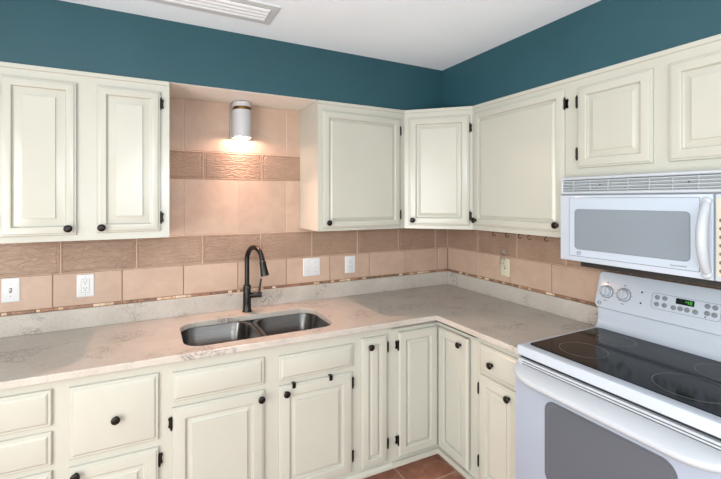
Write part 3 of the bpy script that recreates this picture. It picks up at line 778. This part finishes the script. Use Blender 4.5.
tube(b, [(x_, y_, .0006) for x_, y_ in R_], .0008, 6); obj('emblem', b, M['grey_line'], cs, (.025, 0, .0221), (PI/2, 0, 0))
# strip above the oven door, with two long slots
b = BM(); box(b, .004, RW-.004, -.660, -.64, .842, .8800, .003); st = obj('vent_strip', b, M['plastic'], rg)
for z in (.860, .870):
    b = BM(); box(b, .028, RW-.028, -.6612, -.659, z-.0013, z+.0013); obj('slot', b, M['slot'], st)
b = BM(); box(b, .006, RW-.006, -.644, -.62, .876, .8965); obj('gap_shadow', b, M['slot'], rg)  # dark box that paints the shadow under the cooktop edge
# oven door
b = BM(); rect_rings(b, .004, RW-.004, .205, .842, [(0, -.642), (0, -.672), (.003, -.678), (.010, -.680)]); od = obj('oven_door', b, mat('oven_door_enamel', (150, 161, 177), .25, coat=.3), rg, smooth=30)
b = BM(); rr_slab(b, .156, .622, .425, .768, .045, -.679, -.6815, .0008, 8); obj('window', b, M['oven_glass'], od)
b = BM(); outline(b, rrect(.171, .607, .440, .753, .034, 8), -.0015, -.681, -.6818); obj('window_border', b, mat('window_line', (92, 95, 104), .3), od)
# moulded full width handle
b = BM(); R = []
n = 44
for k in range(n+1):
    s = .003 + (RW-.006)*k/n; e_ = min(s-.003, RW-.003-s)/.135; e_ = max(0, min(1, e_)); p = math.sqrt(max(0, 1-(1-e_)**2))
    yo = -.672-.052*p; zl = .852-.026*p
    pr = [(-.650, .858), (-.664, .857), (yo*.5-.664*.5, .857-.012*p), (yo, zl+.004), (yo-.006, zl-.004), (yo-.006, zl-.014), (yo-.001, zl-.022), (yo+.008, zl-.024), (yo*.6-.672*.4+.004, zl-.014), (-.672, zl-.012), (-.650, zl-.012)]
    R.append([(s, y, z) for y, z in pr])
loft(b, R); obj('handle', b, M['plastic'], od, smooth=60)
b = BM(); rect_rings(b, .004, RW-.004, .045, .196, [(0, -.642), (0, -.668), (.003, -.674), (.010, -.676)]); obj('storage_drawer', b, M['enamel'], rg, smooth=30)

# ------------------------------------------------------------------ unseen globe lamp added as fill, above and behind the camera
t = thing('fill_pendant', 'unseen white globe pendant added as fill light for the room', 'light', (-2.05, -3.15, ZC))
b = BM(); lathe(b, [(.06, 0), (.06, -.014), (.045, -.026), (.006, -.030), (.005, -.50), (.04, -.505), (.05, -.535)], n=28); obj('stem', b, M['nickel'], t, smooth=40)
b = BM(); n = 14; lathe(b, [(.14*math.sin(PI*k/n)+.0005, -.67+.14*math.cos(PI*k/n)) for k in range(n+1)], n=32); obj('globe', b, M['lens'], t, smooth=80)
# daylight through the window behind the camera
l = bpy.data.lights.new('window_daylight', 'AREA'); l.shape = 'RECTANGLE'; l.size = WX1-WX0; l.size_y = WZ1-WZ0; l.energy = 30; l.color = (.88, .96, 1.0)
o = bpy.data.objects.new('window_daylight', l); COL.objects.link(o); o.location = ((WX0+WX1)/2, YF-.012, (WZ0+WZ1)/2); o.rotation_euler = (PI/2, 0, 0)
l = bpy.data.lights.new('added_side_fill', 'AREA'); l.shape = 'RECTANGLE'; l.size = LZ1-LZ0; l.size_y = LY1-LY0; l.energy = 104; l.color = (1.0, .985, .95)  # fill light at the added side window, brightens the range wall
o = bpy.data.objects.new('added_side_fill', l); COL.objects.link(o); o.location = (XL+.012, (LY0+LY1)/2, (LZ0+LZ1)/2); o.rotation_euler = (0, -PI/2, 0)
# lamp over the sink
l = bpy.data.lights.new('wall_lamp_bulb', 'POINT'); l.energy = 5; l.color = (1.0, .62, .48); l.shadow_soft_size = .012
o = bpy.data.objects.new('wall_lamp_bulb', l); COL.objects.link(o); o.location = (sx, -.070, 1.966)
l = bpy.data.lights.new('wall_lamp_beam', 'SPOT'); l.energy = 50; l.color = (1.0, .53, .37); l.shadow_soft_size = .015; l.spot_size = math.radians(116); l.spot_blend = 1.0
o = bpy.data.objects.new('wall_lamp_beam', l); COL.objects.link(o); o.location = (sx, -.070, 1.975); o.rotation_euler = (math.radians(-32), 0, 0)

w = bpy.data.worlds.new('World'); sc.world = w; w.use_nodes = True
w.node_tree.nodes['Background'].inputs[0].default_value = (.85, .93, 1.0, 1); w.node_tree.nodes['Background'].inputs[1].default_value = 1.5

# ------------------------------------------------------------------ camera
cam = bpy.data.cameras.new('Camera'); co = bpy.data.objects.new('Camera', cam); COL.objects.link(co)
f, cx, cy, yaw, X, Y, Z = 400.022, 352.383, 199.756, .467733, -2.13007, -2.51933, 1.58399
cam.sensor_fit = 'HORIZONTAL'; cam.sensor_width = 36; cam.lens = f/721*36
cam.shift_x = (360.5-cx)/721; cam.shift_y = -(239.5-cy)/721; cam.clip_start = .02
co.location = (X, Y, Z); co.rotation_euler = (PI/2, 0, -yaw); sc.camera = co
vs = sc.view_settings
vs.view_transform = 'Standard'; vs.look = 'None'; vs.gamma = 1; vs.use_curve_mapping = False; vs.exposure = -0.06
